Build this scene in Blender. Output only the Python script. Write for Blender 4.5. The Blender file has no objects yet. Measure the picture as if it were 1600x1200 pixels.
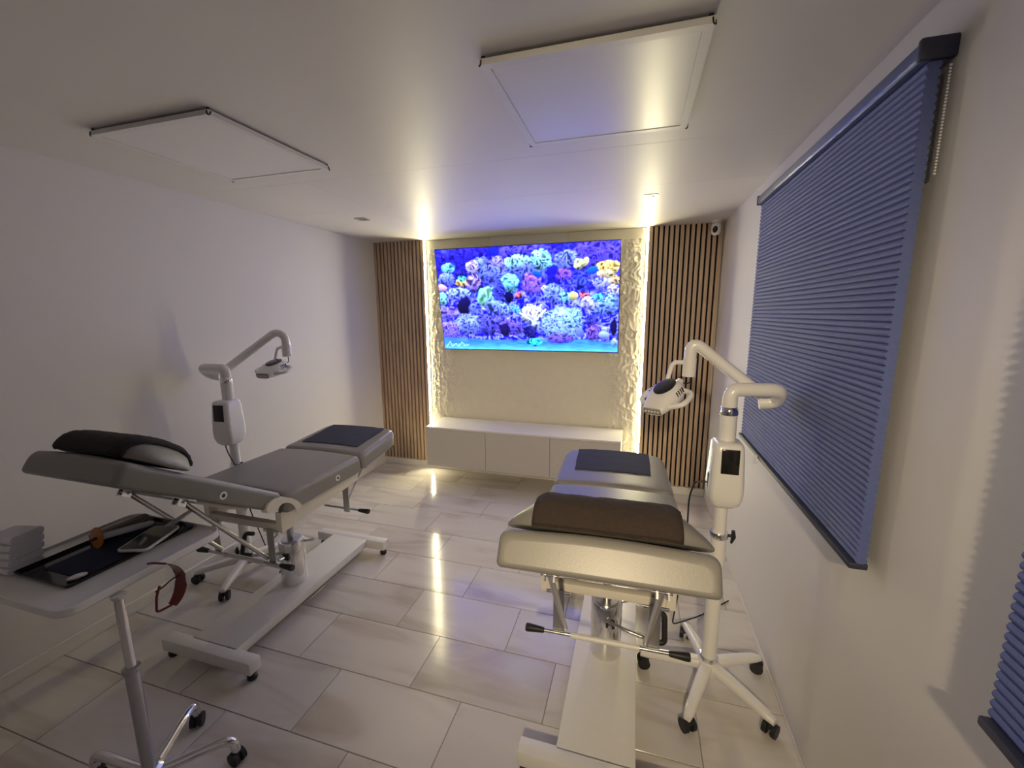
import bpy, bmesh, math, random
import numpy as np
from mathutils import Vector, Matrix

random.seed(7)
C = bpy.context.scene.collection
SC = bpy.context.scene

# ------------------------------------------------------------------ camera
YAW, PITCH, ROLL, FPX, CAMZ = 0.2871979, 0.168351, -0.0049698, 652.2, 1.58974
def cam_axes():
    cy, sy = math.cos(YAW), math.sin(YAW)
    f = Vector((-sy*math.cos(PITCH), cy*math.cos(PITCH), -math.sin(PITCH)))
    r0 = Vector((cy, sy, 0)); u0 = r0.cross(f)
    r = math.cos(ROLL)*r0 + math.sin(ROLL)*u0
    u = -math.sin(ROLL)*r0 + math.cos(ROLL)*u0
    return r, u, f
cd = bpy.data.cameras.new('camera'); cam = bpy.data.objects.new('camera', cd); C.objects.link(cam)
cd.sensor_fit = 'HORIZONTAL'; cd.sensor_width = 36.0; cd.lens = FPX/1600*36.0
cd.clip_start = 0.02
r, u, f = cam_axes()
cam.matrix_world = Matrix(((r.x, u.x, -f.x, 0), (r.y, u.y, -f.y, 0), (r.z, u.z, -f.z, CAMZ), (0, 0, 0, 1)))
SC.camera = cam

# ------------------------------------------------------------------ world, exposure
w = bpy.data.worlds.new('world'); SC.world = w; w.use_nodes = True
w.node_tree.nodes['Background'].inputs[0].default_value = (0.02, 0.022, 0.03, 1)
w.node_tree.nodes['Background'].inputs[1].default_value = 0.3
SC.view_settings.view_transform = 'Standard'
try: SC.view_settings.look = 'None'
except Exception: pass
SC.view_settings.gamma = 1.0
SC.view_settings.use_curve_mapping = False
SC.view_settings.exposure = 0.0
LED_POWER = 150.0       # emission strength of the warm strips beside the slat panels
TV_POWER = 2.0
ROOM_LIGHT = 205.0     # watts of the ceiling spotlight behind the camera
REAR_COL = (1.0, 0.80, 0.50)
LED_COL = (1.0, 0.90, 0.56)

D, XL, XR, H = 3.7625, -2.5462, 0.6333, 2.286
YF = -1.45             # wall behind the camera

# ------------------------------------------------------------------ materials
MATS = {}
def mat(name, col, rough=0.5, metal=0.0, noise=None, bump=None, spec=0.5, emit=None, coat=0.0, coord='Object'):
    """noise=(scale, amount): tone variation; bump=(scale, strength, detail)"""
    if name in MATS: return MATS[name]
    m = bpy.data.materials.new(name); m.use_nodes = True; MATS[name] = m
    nt = m.node_tree; b = nt.nodes['Principled BSDF']
    b.inputs['Base Color'].default_value = (*col, 1)
    b.inputs['Roughness'].default_value = rough
    b.inputs['Metallic'].default_value = metal
    b.inputs['Specular IOR Level'].default_value = spec
    if coat: b.inputs['Coat Weight'].default_value = coat; b.inputs['Coat Roughness'].default_value = 0.08
    tc = nt.nodes.new('ShaderNodeTexCoord')
    if noise is None and emit is None: noise = (18.0, 0.06)
    if noise:
        n = nt.nodes.new('ShaderNodeTexNoise'); n.inputs['Scale'].default_value = noise[0]; n.inputs['Detail'].default_value = 4
        nt.links.new(tc.outputs[coord], n.inputs['Vector'])
        mr = nt.nodes.new('ShaderNodeMapRange'); mr.inputs[3].default_value = 1-noise[1]; mr.inputs[4].default_value = 1+noise[1]
        nt.links.new(n.outputs['Fac'], mr.inputs[0])
        mx = nt.nodes.new('ShaderNodeMix'); mx.data_type = 'RGBA'; mx.blend_type = 'MULTIPLY'; mx.inputs[0].default_value = 1
        mx.inputs[6].default_value = (*col, 1)
        nt.links.new(mr.outputs[0], mx.inputs[7]); nt.links.new(mx.outputs[2], b.inputs['Base Color'])
    if bump:
        n = nt.nodes.new('ShaderNodeTexNoise'); n.inputs['Scale'].default_value = bump[0]; n.inputs['Detail'].default_value = bump[2]
        nt.links.new(tc.outputs[coord], n.inputs['Vector'])
        bp = nt.nodes.new('ShaderNodeBump'); bp.inputs['Strength'].default_value = bump[1]; bp.inputs['Distance'].default_value = 0.002
        nt.links.new(n.outputs['Fac'], bp.inputs['Height']); nt.links.new(bp.outputs[0], b.inputs['Normal'])
    if emit:
        b.inputs['Emission Color'].default_value = (*emit[0], 1); b.inputs['Emission Strength'].default_value = emit[1]
    return m

mat('wall_paint', (0.76, 0.735, 0.70), 0.55, noise=(3.0, 0.02), bump=(160, 0.08, 4))
mat('ceiling_board', (0.74, 0.71, 0.69), 0.46, noise=(2.0, 0.02), bump=(2.0, 0.10, 2), spec=0.5)
mat('trim_white', (0.80, 0.76, 0.70), 0.35)
mat('plaster', (0.76, 0.71, 0.57), 0.50, noise=(14, 0.05), bump=(90, 0.10, 5))
mat('grout', (0.30, 0.27, 0.24), 0.8, noise=(60, 0.2))
mat('felt', (0.006, 0.005, 0.005), 0.95, noise=(200, 0.4))
mat('led', (1, 0.9, 0.6), 0.5, emit=(LED_COL, LED_POWER))
mat('cabinet', (0.56, 0.53, 0.50), 0.45, noise=(8, 0.02))
mat('cabinet_top', (0.74, 0.71, 0.66), 0.35, noise=(8, 0.02))
mat('white_enamel', (0.80, 0.79, 0.78), 0.28, noise=(6, 0.02), coat=0.3)
mat('white_steel', (0.76, 0.745, 0.73), 0.38, noise=(40, 0.03))
mat('cream_steel', (0.74, 0.70, 0.62), 0.40, noise=(30, 0.05))
mat('chrome', (0.78, 0.78, 0.79), 0.12, metal=1.0, noise=(9, 0.04))
mat('steel', (0.52, 0.52, 0.53), 0.28, metal=1.0, noise=(30, 0.08))
mat('black_rubber', (0.012, 0.012, 0.013), 0.5, noise=(30, 0.2))
mat('black_gloss', (0.008, 0.008, 0.009), 0.12, noise=(20, 0.1))
mat('screen_off', (0.012, 0.012, 0.010), 0.12, noise=(20, 0.1))
mat('vinyl', (0.235, 0.226, 0.212), 0.37, noise=(7, 0.05), bump=(260, 0.06, 3), spec=0.50)
mat('vinyl_seam', (0.30, 0.29, 0.275), 0.35, noise=(30, 0.05))
mat('towel_brown', (0.040, 0.027, 0.022), 0.95, noise=(120, 0.3), bump=(420, 0.9, 3))
mat('towel_dark', (0.022, 0.018, 0.017), 0.95, noise=(120, 0.3), bump=(420, 0.9, 3))
mat('navy_cloth', (0.018, 0.022, 0.055), 0.8, noise=(60, 0.2), bump=(300, 0.4, 3))
mat('blind_navy', (0.085, 0.115, 0.310), 0.62, noise=(40, 0.10), bump=(500, 0.2, 2))
mat('blind_dark', (0.026, 0.030, 0.060), 0.5, noise=(30, 0.1))
mat('rail_blue', (0.13, 0.16, 0.30), 0.30, noise=(30, 0.06), metal=0.4)
mat('clear_tab', (0.82, 0.82, 0.82), 0.1)
mat('napkin', (0.82, 0.81, 0.84), 0.9, noise=(40, 0.05), bump=(200, 0.5, 3))
mat('orange_shield', (0.50, 0.17, 0.02), 0.25, noise=(20, 0.08))
mat('red_plastic', (0.17, 0.018, 0.016), 0.22, noise=(20, 0.1))
mat('mirror', (0.55, 0.54, 0.53), 0.10, metal=1.0, noise=(12, 0.03))
mat('kraft', (0.33, 0.29, 0.265), 0.8, noise=(30, 0.08))
mat('panel_white', (0.80, 0.78, 0.79), 0.30, noise=(4, 0.015))
mat('led_lens', (0.75, 0.74, 0.70), 0.2)
mat('lamp_window', (0.32, 0.30, 0.27), 0.2, noise=(30, 0.1))

def wood_mat():
    m = bpy.data.materials.new('slat_wood'); m.use_nodes = True; MATS['slat_wood'] = m
    nt = m.node_tree; b = nt.nodes['Principled BSDF']; b.inputs['Roughness'].default_value = 0.55
    tc = nt.nodes.new('ShaderNodeTexCoord'); oi = nt.nodes.new('ShaderNodeObjectInfo')
    mp = nt.nodes.new('ShaderNodeMapping'); mp.inputs['Scale'].default_value = (90, 90, 2.2)
    ad = nt.nodes.new('ShaderNodeVectorMath'); ad.operation = 'ADD'
    ml = nt.nodes.new('ShaderNodeMath'); ml.operation = 'MULTIPLY'; ml.inputs[1].default_value = 37.0
    nt.links.new(oi.outputs['Random'], ml.inputs[0]); nt.links.new(tc.outputs['Object'], ad.inputs[0]); nt.links.new(ml.outputs[0], ad.inputs[1])
    nt.links.new(ad.outputs[0], mp.inputs['Vector'])
    n = nt.nodes.new('ShaderNodeTexNoise'); n.inputs['Scale'].default_value = 1.0; n.inputs['Detail'].default_value = 6
    nt.links.new(mp.outputs[0], n.inputs['Vector'])
    cr = nt.nodes.new('ShaderNodeValToRGB')
    cr.color_ramp.elements[0].position = 0.3; cr.color_ramp.elements[0].color = (0.42, 0.295, 0.195, 1)
    cr.color_ramp.elements[1].position = 0.7; cr.color_ramp.elements[1].color = (0.60, 0.445, 0.315, 1)
    nt.links.new(n.outputs['Fac'], cr.inputs[0])
    nt.links.new(cr.outputs[0], b.inputs['Base Color'])
wood_mat()

def marble_mat():
    m = bpy.data.materials.new('marble'); m.use_nodes = True; MATS['marble'] = m
    nt = m.node_tree; b = nt.nodes['Principled BSDF']; b.inputs['Roughness'].default_value = 0.14
    b.inputs['Specular IOR Level'].default_value = 0.5
    g = nt.nodes.new('ShaderNodeNewGeometry'); oi = nt.nodes.new('ShaderNodeObjectInfo')
    ml = nt.nodes.new('ShaderNodeMath'); ml.operation = 'MULTIPLY'; ml.inputs[1].default_value = 61.0
    ad = nt.nodes.new('ShaderNodeVectorMath'); ad.operation = 'ADD'
    nt.links.new(oi.outputs['Random'], ml.inputs[0]); nt.links.new(g.outputs['Position'], ad.inputs[0]); nt.links.new(ml.outputs[0], ad.inputs[1])
    mp = nt.nodes.new('ShaderNodeMapping'); mp.inputs['Rotation'].default_value = (0, 0, math.radians(32)); mp.inputs['Scale'].default_value = (1.1, 4.6, 1)
    nt.links.new(ad.outputs[0], mp.inputs['Vector'])
    n = nt.nodes.new('ShaderNodeTexNoise'); n.inputs['Scale'].default_value = 1.15; n.inputs['Detail'].default_value = 6; n.inputs['Distortion'].default_value = 0.8
    nt.links.new(mp.outputs[0], n.inputs['Vector'])
    cr = nt.nodes.new('ShaderNodeValToRGB'); e = cr.color_ramp.elements
    e[0].position = 0.26; e[0].color = (0.46, 0.40, 0.34, 1)
    e[1].position = 0.62; e[1].color = (0.66, 0.63, 0.60, 1)
    k = e.new(0.42); k.color = (0.57, 0.525, 0.48, 1)
    k = e.new(0.50); k.color = (0.64, 0.605, 0.57, 1)
    nt.links.new(n.outputs['Fac'], cr.inputs[0])
    mr = nt.nodes.new('ShaderNodeMapRange'); mr.inputs[3].default_value = 0.93; mr.inputs[4].default_value = 1.06
    nt.links.new(oi.outputs['Random'], mr.inputs[0])
    mx = nt.nodes.new('ShaderNodeMix'); mx.data_type = 'RGBA'; mx.blend_type = 'MULTIPLY'; mx.inputs[0].default_value = 1
    nt.links.new(cr.outputs[0], mx.inputs[6]); nt.links.new(mr.outputs[0], mx.inputs[7]); nt.links.new(mx.outputs[2], b.inputs['Base Color'])
    n2 = nt.nodes.new('ShaderNodeTexNoise'); n2.inputs['Scale'].default_value = 9.0; n2.inputs['Detail'].default_value = 3
    nt.links.new(g.outputs['Position'], n2.inputs['Vector'])
    bp = nt.nodes.new('ShaderNodeBump'); bp.inputs['Strength'].default_value = 0.05; bp.inputs['Distance'].default_value = 0.004
    nt.links.new(n2.outputs['Fac'], bp.inputs['Height']); nt.links.new(bp.outputs[0], b.inputs['Normal'])
marble_mat()

# ------------------------------------------------------------------ mesh helpers
class MB:
    def __init__(self): self.v = []; self.f = []
    def add(self, vs, fs):
        o = len(self.v); self.v += [tuple(p) for p in vs]; self.f += [tuple(i+o for i in q) for q in fs]; return self
    def box(self, a, b, M=None, bev=0.0, seg=2):
        bm = bmesh.new(); bmesh.ops.create_cube(bm, size=1)
        c = [(a[i]+b[i])/2 for i in range(3)]; s = [abs(b[i]-a[i]) for i in range(3)]
        for v in bm.verts: v.co = Vector((v.co[i]*s[i] for i in range(3)))
        if bev: bmesh.ops.bevel(bm, geom=bm.edges[:], offset=min(bev, min(s)*0.49), segments=seg, profile=0.5, affect='EDGES')
        vs = []
        for v in bm.verts:
            p = v.co + Vector(c)
            vs.append(M @ p if M else p)
        bm.verts.index_update()
        fs = [[v.index for v in q.verts] for q in bm.faces]; bm.free()
        return self.add(vs, fs)
    def cyl(self, p0, p1, r0, r1=None, n=20, caps=True):
        if r1 is None: r1 = r0
        return self.rings([p0, p1], [r0, r1], n, caps)
    def rings(self, pts, rad, n=16, caps=True):
        pts = [Vector(p) for p in pts]; vs = []; fs = []
        t0 = (pts[1]-pts[0]).normalized()
        ref = Vector((0, 0, 1)) if abs(t0.z) < 0.9 else Vector((1, 0, 0))
        x = t0.cross(ref).normalized()
        for i, p in enumerate(pts):
            a = pts[max(i-1, 0)]; b = pts[min(i+1, len(pts)-1)]
            t = (b-a)
            t = t.normalized() if t.length > 1e-9 else t0
            x = (x - t*x.dot(t)).normalized(); y = t.cross(x)
            for k in range(n):
                an = 2*math.pi*k/n
                vs.append(p + (x*math.cos(an)+y*math.sin(an))*rad[i])
        for i in range(len(pts)-1):
            for k in range(n):
                fs.append((i*n+k, i*n+(k+1) % n, (i+1)*n+(k+1) % n, (i+1)*n+k))
        if caps:
            fs.append(tuple(range(n-1, -1, -1))); o = (len(pts)-1)*n; fs.append(tuple(range(o, o+n)))
        return self.add(vs, fs)
    def tube(self, pts, r, fillet=0.03, n=14, seg=6):
        p = fillet_path(pts, fillet, seg); return self.rings(p, [r]*len(p), n)
    def lathe(self, prof, c=(0, 0, 0), n=28):
        vs = []; fs = []
        for (rr, z) in prof:
            for k in range(n):
                a = 2*math.pi*k/n; vs.append((c[0]+rr*math.cos(a), c[1]+rr*math.sin(a), c[2]+z))
        m = len(prof)
        for i in range(m-1):
            for k in range(n): fs.append((i*n+k, i*n+(k+1) % n, (i+1)*n+(k+1) % n, (i+1)*n+k))
        fs.append(tuple(range(n-1, -1, -1))); fs.append(tuple(range((m-1)*n, m*n)))
        return self.add(vs, fs)
    def loft(self, secs, closed=True, caps=True):
        n = len(secs[0]); vs = [p for s in secs for p in s]; fs = []
        for i in range(len(secs)-1):
            for k in range(n if closed else n-1):
                fs.append((i*n+k, i*n+(k+1) % n, (i+1)*n+(k+1) % n, (i+1)*n+k))
        if closed and caps:
            fs.append(tuple(range(n-1, -1, -1))); o = (len(secs)-1)*n; fs.append(tuple(range(o, o+n)))
        return self.add(vs, fs)
    def prism(self, poly, a, b, axis='x'):
        """poly: list of 2-D points in the plane normal to axis, extruded from a to b"""
        def mk(p, t): return {'x': (t, p[0], p[1]), 'y': (p[0], t, p[1]), 'z': (p[0], p[1], t)}[axis]
        n = len(poly)
        vs = [mk(p, a) for p in poly]+[mk(p, b) for p in poly]
        fs = [(k, (k+1) % n, n+(k+1) % n, n+k) for k in range(n)]+[tuple(range(n-1, -1, -1)), tuple(range(n, 2*n))]
        return self.add(vs, fs)
    def xf(self, M): self.v = [tuple(M @ Vector(p)) for p in self.v]; return self
    def build(self, name, material, parent=None, smooth=True, angle=40):
        me = bpy.data.meshes.new(name); me.from_pydata(self.v, [], self.f)
        bm = bmesh.new(); bm.from_mesh(me); bmesh.ops.recalc_face_normals(bm, faces=bm.faces[:]); bm.to_mesh(me); bm.free()
        me.materials.append(MATS[material])
        if smooth:
            me.polygons.foreach_set('use_smooth', [True]*len(me.polygons))
            try: me.set_sharp_from_angle(angle=math.radians(angle))
            except Exception: pass
        o = bpy.data.objects.new(name, me); C.objects.link(o)
        if parent: o.parent = parent
        return o

def fillet_path(pts, rad, seg=6):
    pts = [Vector(p) for p in pts]; out = [pts[0]]
    for i in range(1, len(pts)-1):
        a, b, c = pts[i-1], pts[i], pts[i+1]
        d = min(rad, (a-b).length*0.49, (c-b).length*0.49)
        p = b+(a-b).normalized()*d; q = b+(c-b).normalized()*d
        for k in range(seg+1):
            t = k/seg; out.append((1-t)**2*p+2*t*(1-t)*b+t*t*q)
    out.append(pts[-1]); return out

def rrect(w, h, r, n=5, cx=0, cy=0):
    out = []
    for sx, sy, a0 in ((1, 1, 0), (-1, 1, 90), (-1, -1, 180), (1, -1, 270)):
        for k in range(n+1):
            a = math.radians(a0+90*k/n)
            out.append((cx+sx*(w/2-r)+r*math.cos(a), cy+sy*(h/2-r)+r*math.sin(a)))
    return out

def tag(o, label, cat, group=None):
    o['label'] = label; o['category'] = cat
    if group: o['group'] = group
    return o
def thing(name, label, cat, loc=(0, 0, 0), rz=0, group=None):
    o = bpy.data.objects.new(name, None); C.objects.link(o); o.location = loc; o.rotation_euler = (0, 0, rz)
    o.empty_display_size = 0.05
    return tag(o, label, cat, group)
def struct(o): o['kind'] = 'structure'; return o
def copy_tree(o, parent=None):
    c = o.copy(); C.objects.link(c); c.parent = parent
    for ch in list(o.children): copy_tree(ch, c)
    return c

# numpy value noise
def vnoise(x, y, seed):
    rs = np.random.RandomState(seed); T = rs.rand(256, 256)
    xi = np.floor(x).astype(int); yi = np.floor(y).astype(int); fx = x-xi; fy = y-yi
    fx = fx*fx*(3-2*fx); fy = fy*fy*(3-2*fy)
    a = T[xi % 256, yi % 256]; b = T[(xi+1) % 256, yi % 256]; c = T[xi % 256, (yi+1) % 256]; d = T[(xi+1) % 256, (yi+1) % 256]
    return (a*(1-fx)+b*fx)*(1-fy)+(c*(1-fx)+d*fx)*fy
def worley(x, y, seed):
    rs = np.random.RandomState(seed); P = rs.rand(64, 64, 2)
    xi = np.floor(x).astype(int); yi = np.floor(y).astype(int)
    f1 = np.full(x.shape, 9.0); f2 = np.full(x.shape, 9.0)
    for dx in (-1, 0, 1):
        for dy in (-1, 0, 1):
            q = P[(xi+dx) % 64, (yi+dy) % 64]
            d = np.hypot(xi+dx+q[..., 0]-x, yi+dy+q[..., 1]-y)
            f2 = np.minimum(f2, np.maximum(f1, d)); f1 = np.minimum(f1, d)
    return f1, f2

# ------------------------------------------------------------------ the room shell
fl = struct(MB().box((XL-0.1, YF-0.1, -0.12), (XR+0.1, D+0.15, -0.0025)).build('floor', 'grout', smooth=False))
# marble tiles, running bond with an offset of its own for each row
TW, TL = 0.5840, 0.3005
Y0 = 2.3793*0.9525
joint = {0: -0.881, 1: -1.217, 2: -0.86, 3: -1.127, 4: -0.74, -1: -0.536, -2: -0.872, -3: -0.631, -4: -0.95}
gap = 0.0016
full_tile = None
for rrow in range(-13, 6):
    ya = Y0+(rrow-1)*TL; yb = ya+TL
    ya = max(ya, YF); yb = min(yb, D+0.035)
    if yb-ya < 0.02: continue
    j = joint.get(rrow, -1.0+0.37*((rrow*7) % 5)/4.0)
    k0 = math.floor((XL-j)/TW)
    for k in range(k0, k0+8):
        xa = max(j+k*TW, XL); xb = min(j+(k+1)*TW, XR)
        if xb-xa < 0.012: continue
        wq, lq = xb-xa-2*gap, yb-ya-2*gap
        isfull = abs(xb-xa-TW) < 1e-6 and abs(yb-ya-TL) < 1e-6
        if isfull and full_tile:
            t = full_tile.copy(); C.objects.link(t)
        else:
            t = MB().box((-wq/2, -lq/2, -0.010), (wq/2, lq/2, 0), bev=0.0012, seg=1).build('tile', 'marble', smooth=False)
            if isfull: full_tile = t
        t.parent = fl; t.location = ((xa+xb)/2, (ya+yb)/2, 0)

wl = struct(MB().box((XL-0.1, YF-0.1, -0.02), (XL, D+0.14, H+0.05)).build('wall_left', 'wall_paint', smooth=False))
wr = struct(MB().box((XR, YF-0.1, -0.02), (XR+0.1, D+0.14, H+0.05)).build('wall_right', 'wall_paint', smooth=False))
wf = struct(MB().box((XL, YF-0.1, -0.02), (XR, YF, H+0.05)).build('wall_front', 'wall_paint', smooth=False))
ce = struct(MB().box((XL-0.1, YF-0.1, H+0.004), (XR+0.1, D+0.14, H+0.12)).build('ceiling', 'felt', smooth=False))
# ceiling boards running across the room, hairline joints between them
cyl_ = [YF, 1.975, 2.585, D+0.04]
for n_, (a, b) in enumerate(zip(cyl_[:-1], cyl_[1:])):
    xs = [XL, XR] if n_ == 0 else [XL, -1.738, XR]
    for xa, xb in zip(xs[:-1], xs[1:]):
        MB().box((xa+0.0005, a+0.0007, H), (xb-0.0005, b-0.0007, H+0.012)).build('ceiling_board', 'ceiling_board', ce, smooth=False)

# feature wall: trowelled plaster, rough at the two sides, smooth in the middle
YB = D+0.040
wb = struct(MB().box((XL-0.1, YB+0.004, -0.02), (XR+0.1, YB+0.12, H+0.05)).build('wall_back', 'wall_paint', smooth=False))
def plaster():
    x0, x1, z0, z1 = XL+0.53, 0.085, 0.0, H
    nx, nz = 340, 330
    X, Z = np.meshgrid(np.linspace(x0, x1, nx), np.linspace(z0, z1, nz), indexing='ij')
    u = (X+2.0)/2.072
    side = np.minimum(u, 1-u)+0.10*(vnoise(X*2.3+5, Z*2.3, 3)-0.5)+0.04*(vnoise(X*7, Z*7, 4)-0.5)
    m = np.clip((0.26-side)/0.17, 0, 1); m = m*m*(3-2*m)
    m = np.where(u > 0.5, m*1.25, m)
    wx = X+0.05*vnoise(X*11, Z*11, 8); wz = Z+0.09*vnoise(X*9+40, Z*9, 9)
    r1 = 1-np.abs(2*vnoise(wx*24, wz*17, 11)-1); r2 = 1-np.abs(2*vnoise(wx*52+7, wz*40, 12)-1)
    h = m*(0.0055*r1**2+0.0060*r2**2)+0.0014*vnoise(X*6, Z*6, 14)+0.0005*vnoise(X*40, Z*30, 15)
    Yv = YB-0.001-h
    vs = np.stack([X, Yv, Z], -1).reshape(-1, 3)
    idx = np.arange(nx*nz).reshape(nx, nz)
    q = np.stack([idx[:-1, :-1], idx[1:, :-1], idx[1:, 1:], idx[:-1, 1:]], -1).reshape(-1, 4)
    me = bpy.data.meshes.new('plaster_relief')
    me.from_pydata(vs.tolist(), [], q.tolist()); me.materials.append(MATS['plaster'])
    me.polygons.foreach_set('use_smooth', [True]*len(me.polygons))
    o = bpy.data.objects.new('plaster_relief', me); C.objects.link(o); o.parent = wb
plaster()
# narrow boards along the top of the feature wall
for a, b, t, mname in ((-1.970, -1.320, 0.007, 'plaster'), (-1.316, -0.606, 0.003, 'cabinet_top'), (-0.602, 0.045, 0.007, 'plaster')):
    MB().box((a, YB-0.006-t, H-0.085), (b, YB, H-0.006), bev=0.002, seg=1).build('top_board', mname, wb)

bbh = 0.068
def base(name, a, b): struct(MB().box(a, b, bev=0.003, seg=1).build(name, 'trim_white'))
base('baseboard_back', (XL, D-0.008, 0), (XR, YB, bbh))
base('baseboard_left', (XL, YF, 0), (XL+0.012, D-0.008, bbh))
base('baseboard_right', (XR-0.004, YF, 0), (XR, D-0.008, 0.012))

# ------------------------------------------------------------------ slat panels
def slat_panel(x0, label):
    t = thing('slat_panel', label, 'wall panel', (x0, D, bbh), 0, 'slat panels of the feature wall')
    MB().box((0, 0.022, 0), (0.546, 0.040, H-bbh)).build('felt_backing', 'felt', t, smooth=False)
    s0 = None
    for i in range(14):
        if s0 is None:
            s = s0 = MB().box((0, 0, 0), (0.026, 0.024, H-bbh), bev=0.0012, seg=1).build('slat', 'slat_wood', t)
        else:
            s = s0.copy(); C.objects.link(s)
        s.location = (i*0.04, 0, 0)
slat_panel(XL, 'vertical wooden slat wall panel in the corner behind the bed facing the left wall')
slat_panel(0.0735, 'vertical wooden slat wall panel below the small security camera')

# LED strips in the joint between panel and plaster
def led(x, sgn, label):
    t = thing('led_strip', label, 'light strip', (x, D+0.012, bbh), 0, 'warm light strips of the feature wall')
    MB().box((0 if sgn > 0 else -0.004, -0.006, 0), (0.004 if sgn > 0 else 0, 0.020, H-bbh-0.004)).box((0.004*sgn, 0.0064, 0.0), (0.019*sgn, 0.020, H-bbh-0.004)).build('channel', 'trim_white', t, smooth=False)
    MB().box((0.004*sgn, 0.0040, 0.002), (0.018*sgn, 0.0062, H-bbh-0.008)).build('diffuser', 'led', t, smooth=False)
led(XL+0.5465, 1, 'glowing warm light strip beside the left slat panel')
led(0.0730, -1, 'glowing warm light strip beside the slat panel under the security camera')

# ------------------------------------------------------------------ television
def tv():
    W = 1.655; Hh = W*9/16
    t = thing('television', 'large wall-mounted television showing a coral reef aquarium', 'television', (-0.9676, 3.660, 1.7053))
    t.rotation_euler = (math.radians(9.4), 0, math.radians(-0.9))
    MB().box((-W/2, 0.000, -Hh/2), (W/2, 0.022, Hh/2), bev=0.003).build('frame', 'black_gloss', t)
    MB().box((-0.45, 0.022, -0.40), (0.45, 0.045, 0.02), bev=0.006).build('back_housing', 'black_rubber', t)
    MB().box((-0.25, 0.045, -0.20), (0.25, 0.060, 0.12), bev=0.004).build('wall_mount', 'steel', t)
    for s in (-1, 1):
        MB().box((s*0.18-0.02, 0.05, -0.24), (s*0.18+0.02, 0.085, 0.10), bev=0.003).build('mount_arm', 'steel', t)
    # ---- the picture, painted per vertex
    nx, nz = 320, 180
    U, V = np.meshgrid(np.linspace(0, 1, nx), np.linspace(0, 1, nz), indexing='ij')   # V from the top down
    asp = 16/9
    def uv(x, y):           # from a look at the picture (1600 wide crop) to screen fractions
        v = 0.5
        for _ in range(4):
            xl = 42+91*v; xr = 1550-30*v
            uu = (x-xl)/(xr-xl); yt = 103-83*uu; yb = 905+30*uu; v = (y-yt)/(yb-yt)
        return uu, v
    def cn(r_, g_, b_): return np.array([r_, g_, b_])
    n1 = vnoise(U*26*asp/1.8, V*26, 21); n2 = vnoise(U*60*asp/1.8, V*60, 22)
    f1, f2 = worley(U*46, V*26, 23)
    img = np.zeros((nx, nz, 3))
    base_c = cn(0.02, 0.015, 0.40)*(1-V[..., None]*0.3)
    img[:] = base_c
    # rock relief everywhere, bluish
    def worm(sc, sd):
        wx_ = U*asp*sc+1.6*vnoise(U*asp*sc*0.5+3, V*sc*0.5, sd+1); wy_ = V*sc+1.6*vnoise(U*asp*sc*0.5, V*sc*0.5+9, sd+2)
        r_ = 1-np.abs(2*vnoise(wx_, wy_, sd)-1)
        return np.clip((r_-0.25)*1.5, 0, 1)
    W1, W2, W3 = worm(30, 81), worm(44, 84), worm(58, 87)
    rock = np.clip(W1*1.1*W2*1.3, 0, 1)
    img += (rock*(0.25+1.1*n1))[..., None]*cn(0.34, 0.40, 0.80)*np.clip(V*2.2-0.05, 0.25, 1)[..., None]
    img *= (0.55+0.75*n2)[..., None]
    rs = np.random.RandomState(5)
    def blob(x, y, rx, ry, col, k=0.9, cell=1.0, edge=0.25, seed=0, ang=0.0):
        cu, cv = uv(x, y)
        ru = rx/1480.0; rv = ry/840.0
        du = (U-cu)*asp; dv = V-cv; a = math.radians(ang)
        du, dv = du*math.cos(a)+dv*math.sin(a), -du*math.sin(a)+dv*math.cos(a)
        wob = 0.55*(vnoise(U*24+seed*3, V*16+seed, 30+seed % 9)-0.5)+0.3*(vnoise(U*60+seed, V*40, 40)-0.5)
        d = np.hypot(du/(ru*asp), dv/rv)+wob*edge*3
        mk = np.clip((1.0-d)/0.12, 0, 1)*k
        if cell > 1.9: tex = np.full(U.shape, 0.85)
        elif cell > 1.15: tex = 0.35+0.85*W1
        elif cell > 0.85: tex = 0.16+1.10*W2*(0.6+0.8*n2)
        else: tex = 0.20+1.05*W3*(0.7+0.6*n2)
        lit = 0.72+0.5*np.clip(-dv/rv, -1, 1)
        c = col*(tex*lit)[..., None]
        img[:] = img*(1-mk[..., None])+c*mk[..., None]
    B = blob
    dark = cn(0.012, 0.01, 0.10); lil = cn(0.42, 0.40, 0.98); blu = cn(0.30, 0.42, 1.0); aqua = cn(0.30, 0.90, 0.85)
    ice = cn(0.55, 0.80, 1.0); grn = cn(0.40, 0.98, 0.45); yel = cn(0.98, 0.80, 0.18); pur = cn(0.42, 0.18, 0.70); pnk = cn(0.98, 0.30, 0.30); wht = cn(0.85, 0.92, 0.98)
    B(350, 250, 330, 190, cn(0.05, 0.03, 0.42), 0.7, seed=1); B(820, 100, 260, 60, cn(0.20, 0.16, 0.85), .8, seed=2); B(1380, 130, 200, 120, cn(0.20, 0.14, 0.86), .8, seed=3)
    B(560, 110, 55, 50, cn(0.03, 0.05, 0.95), .9, 3, seed=4); B(1050, 290, 60, 120, cn(0.02, 0.02, 0.45), .9, 3, seed=5)
    B(440, 240, 110, 90, blu, seed=6); B(380, 230, 60, 60, cn(.75, .68, .85), .8, seed=7); B(600, 210, 90, 80, lil, seed=8); B(560, 300, 110, 90, cn(.22, .30, .80), seed=9)
    B(165, 240, 66, 44, aqua, 1, seed=10); B(150, 330, 80, 60, blu, seed=11); B(285, 355, 70, 36, yel, .95, seed=12); B(285, 325, 40, 26, cn(.2, .95, .6), 1, seed=13)
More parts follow.
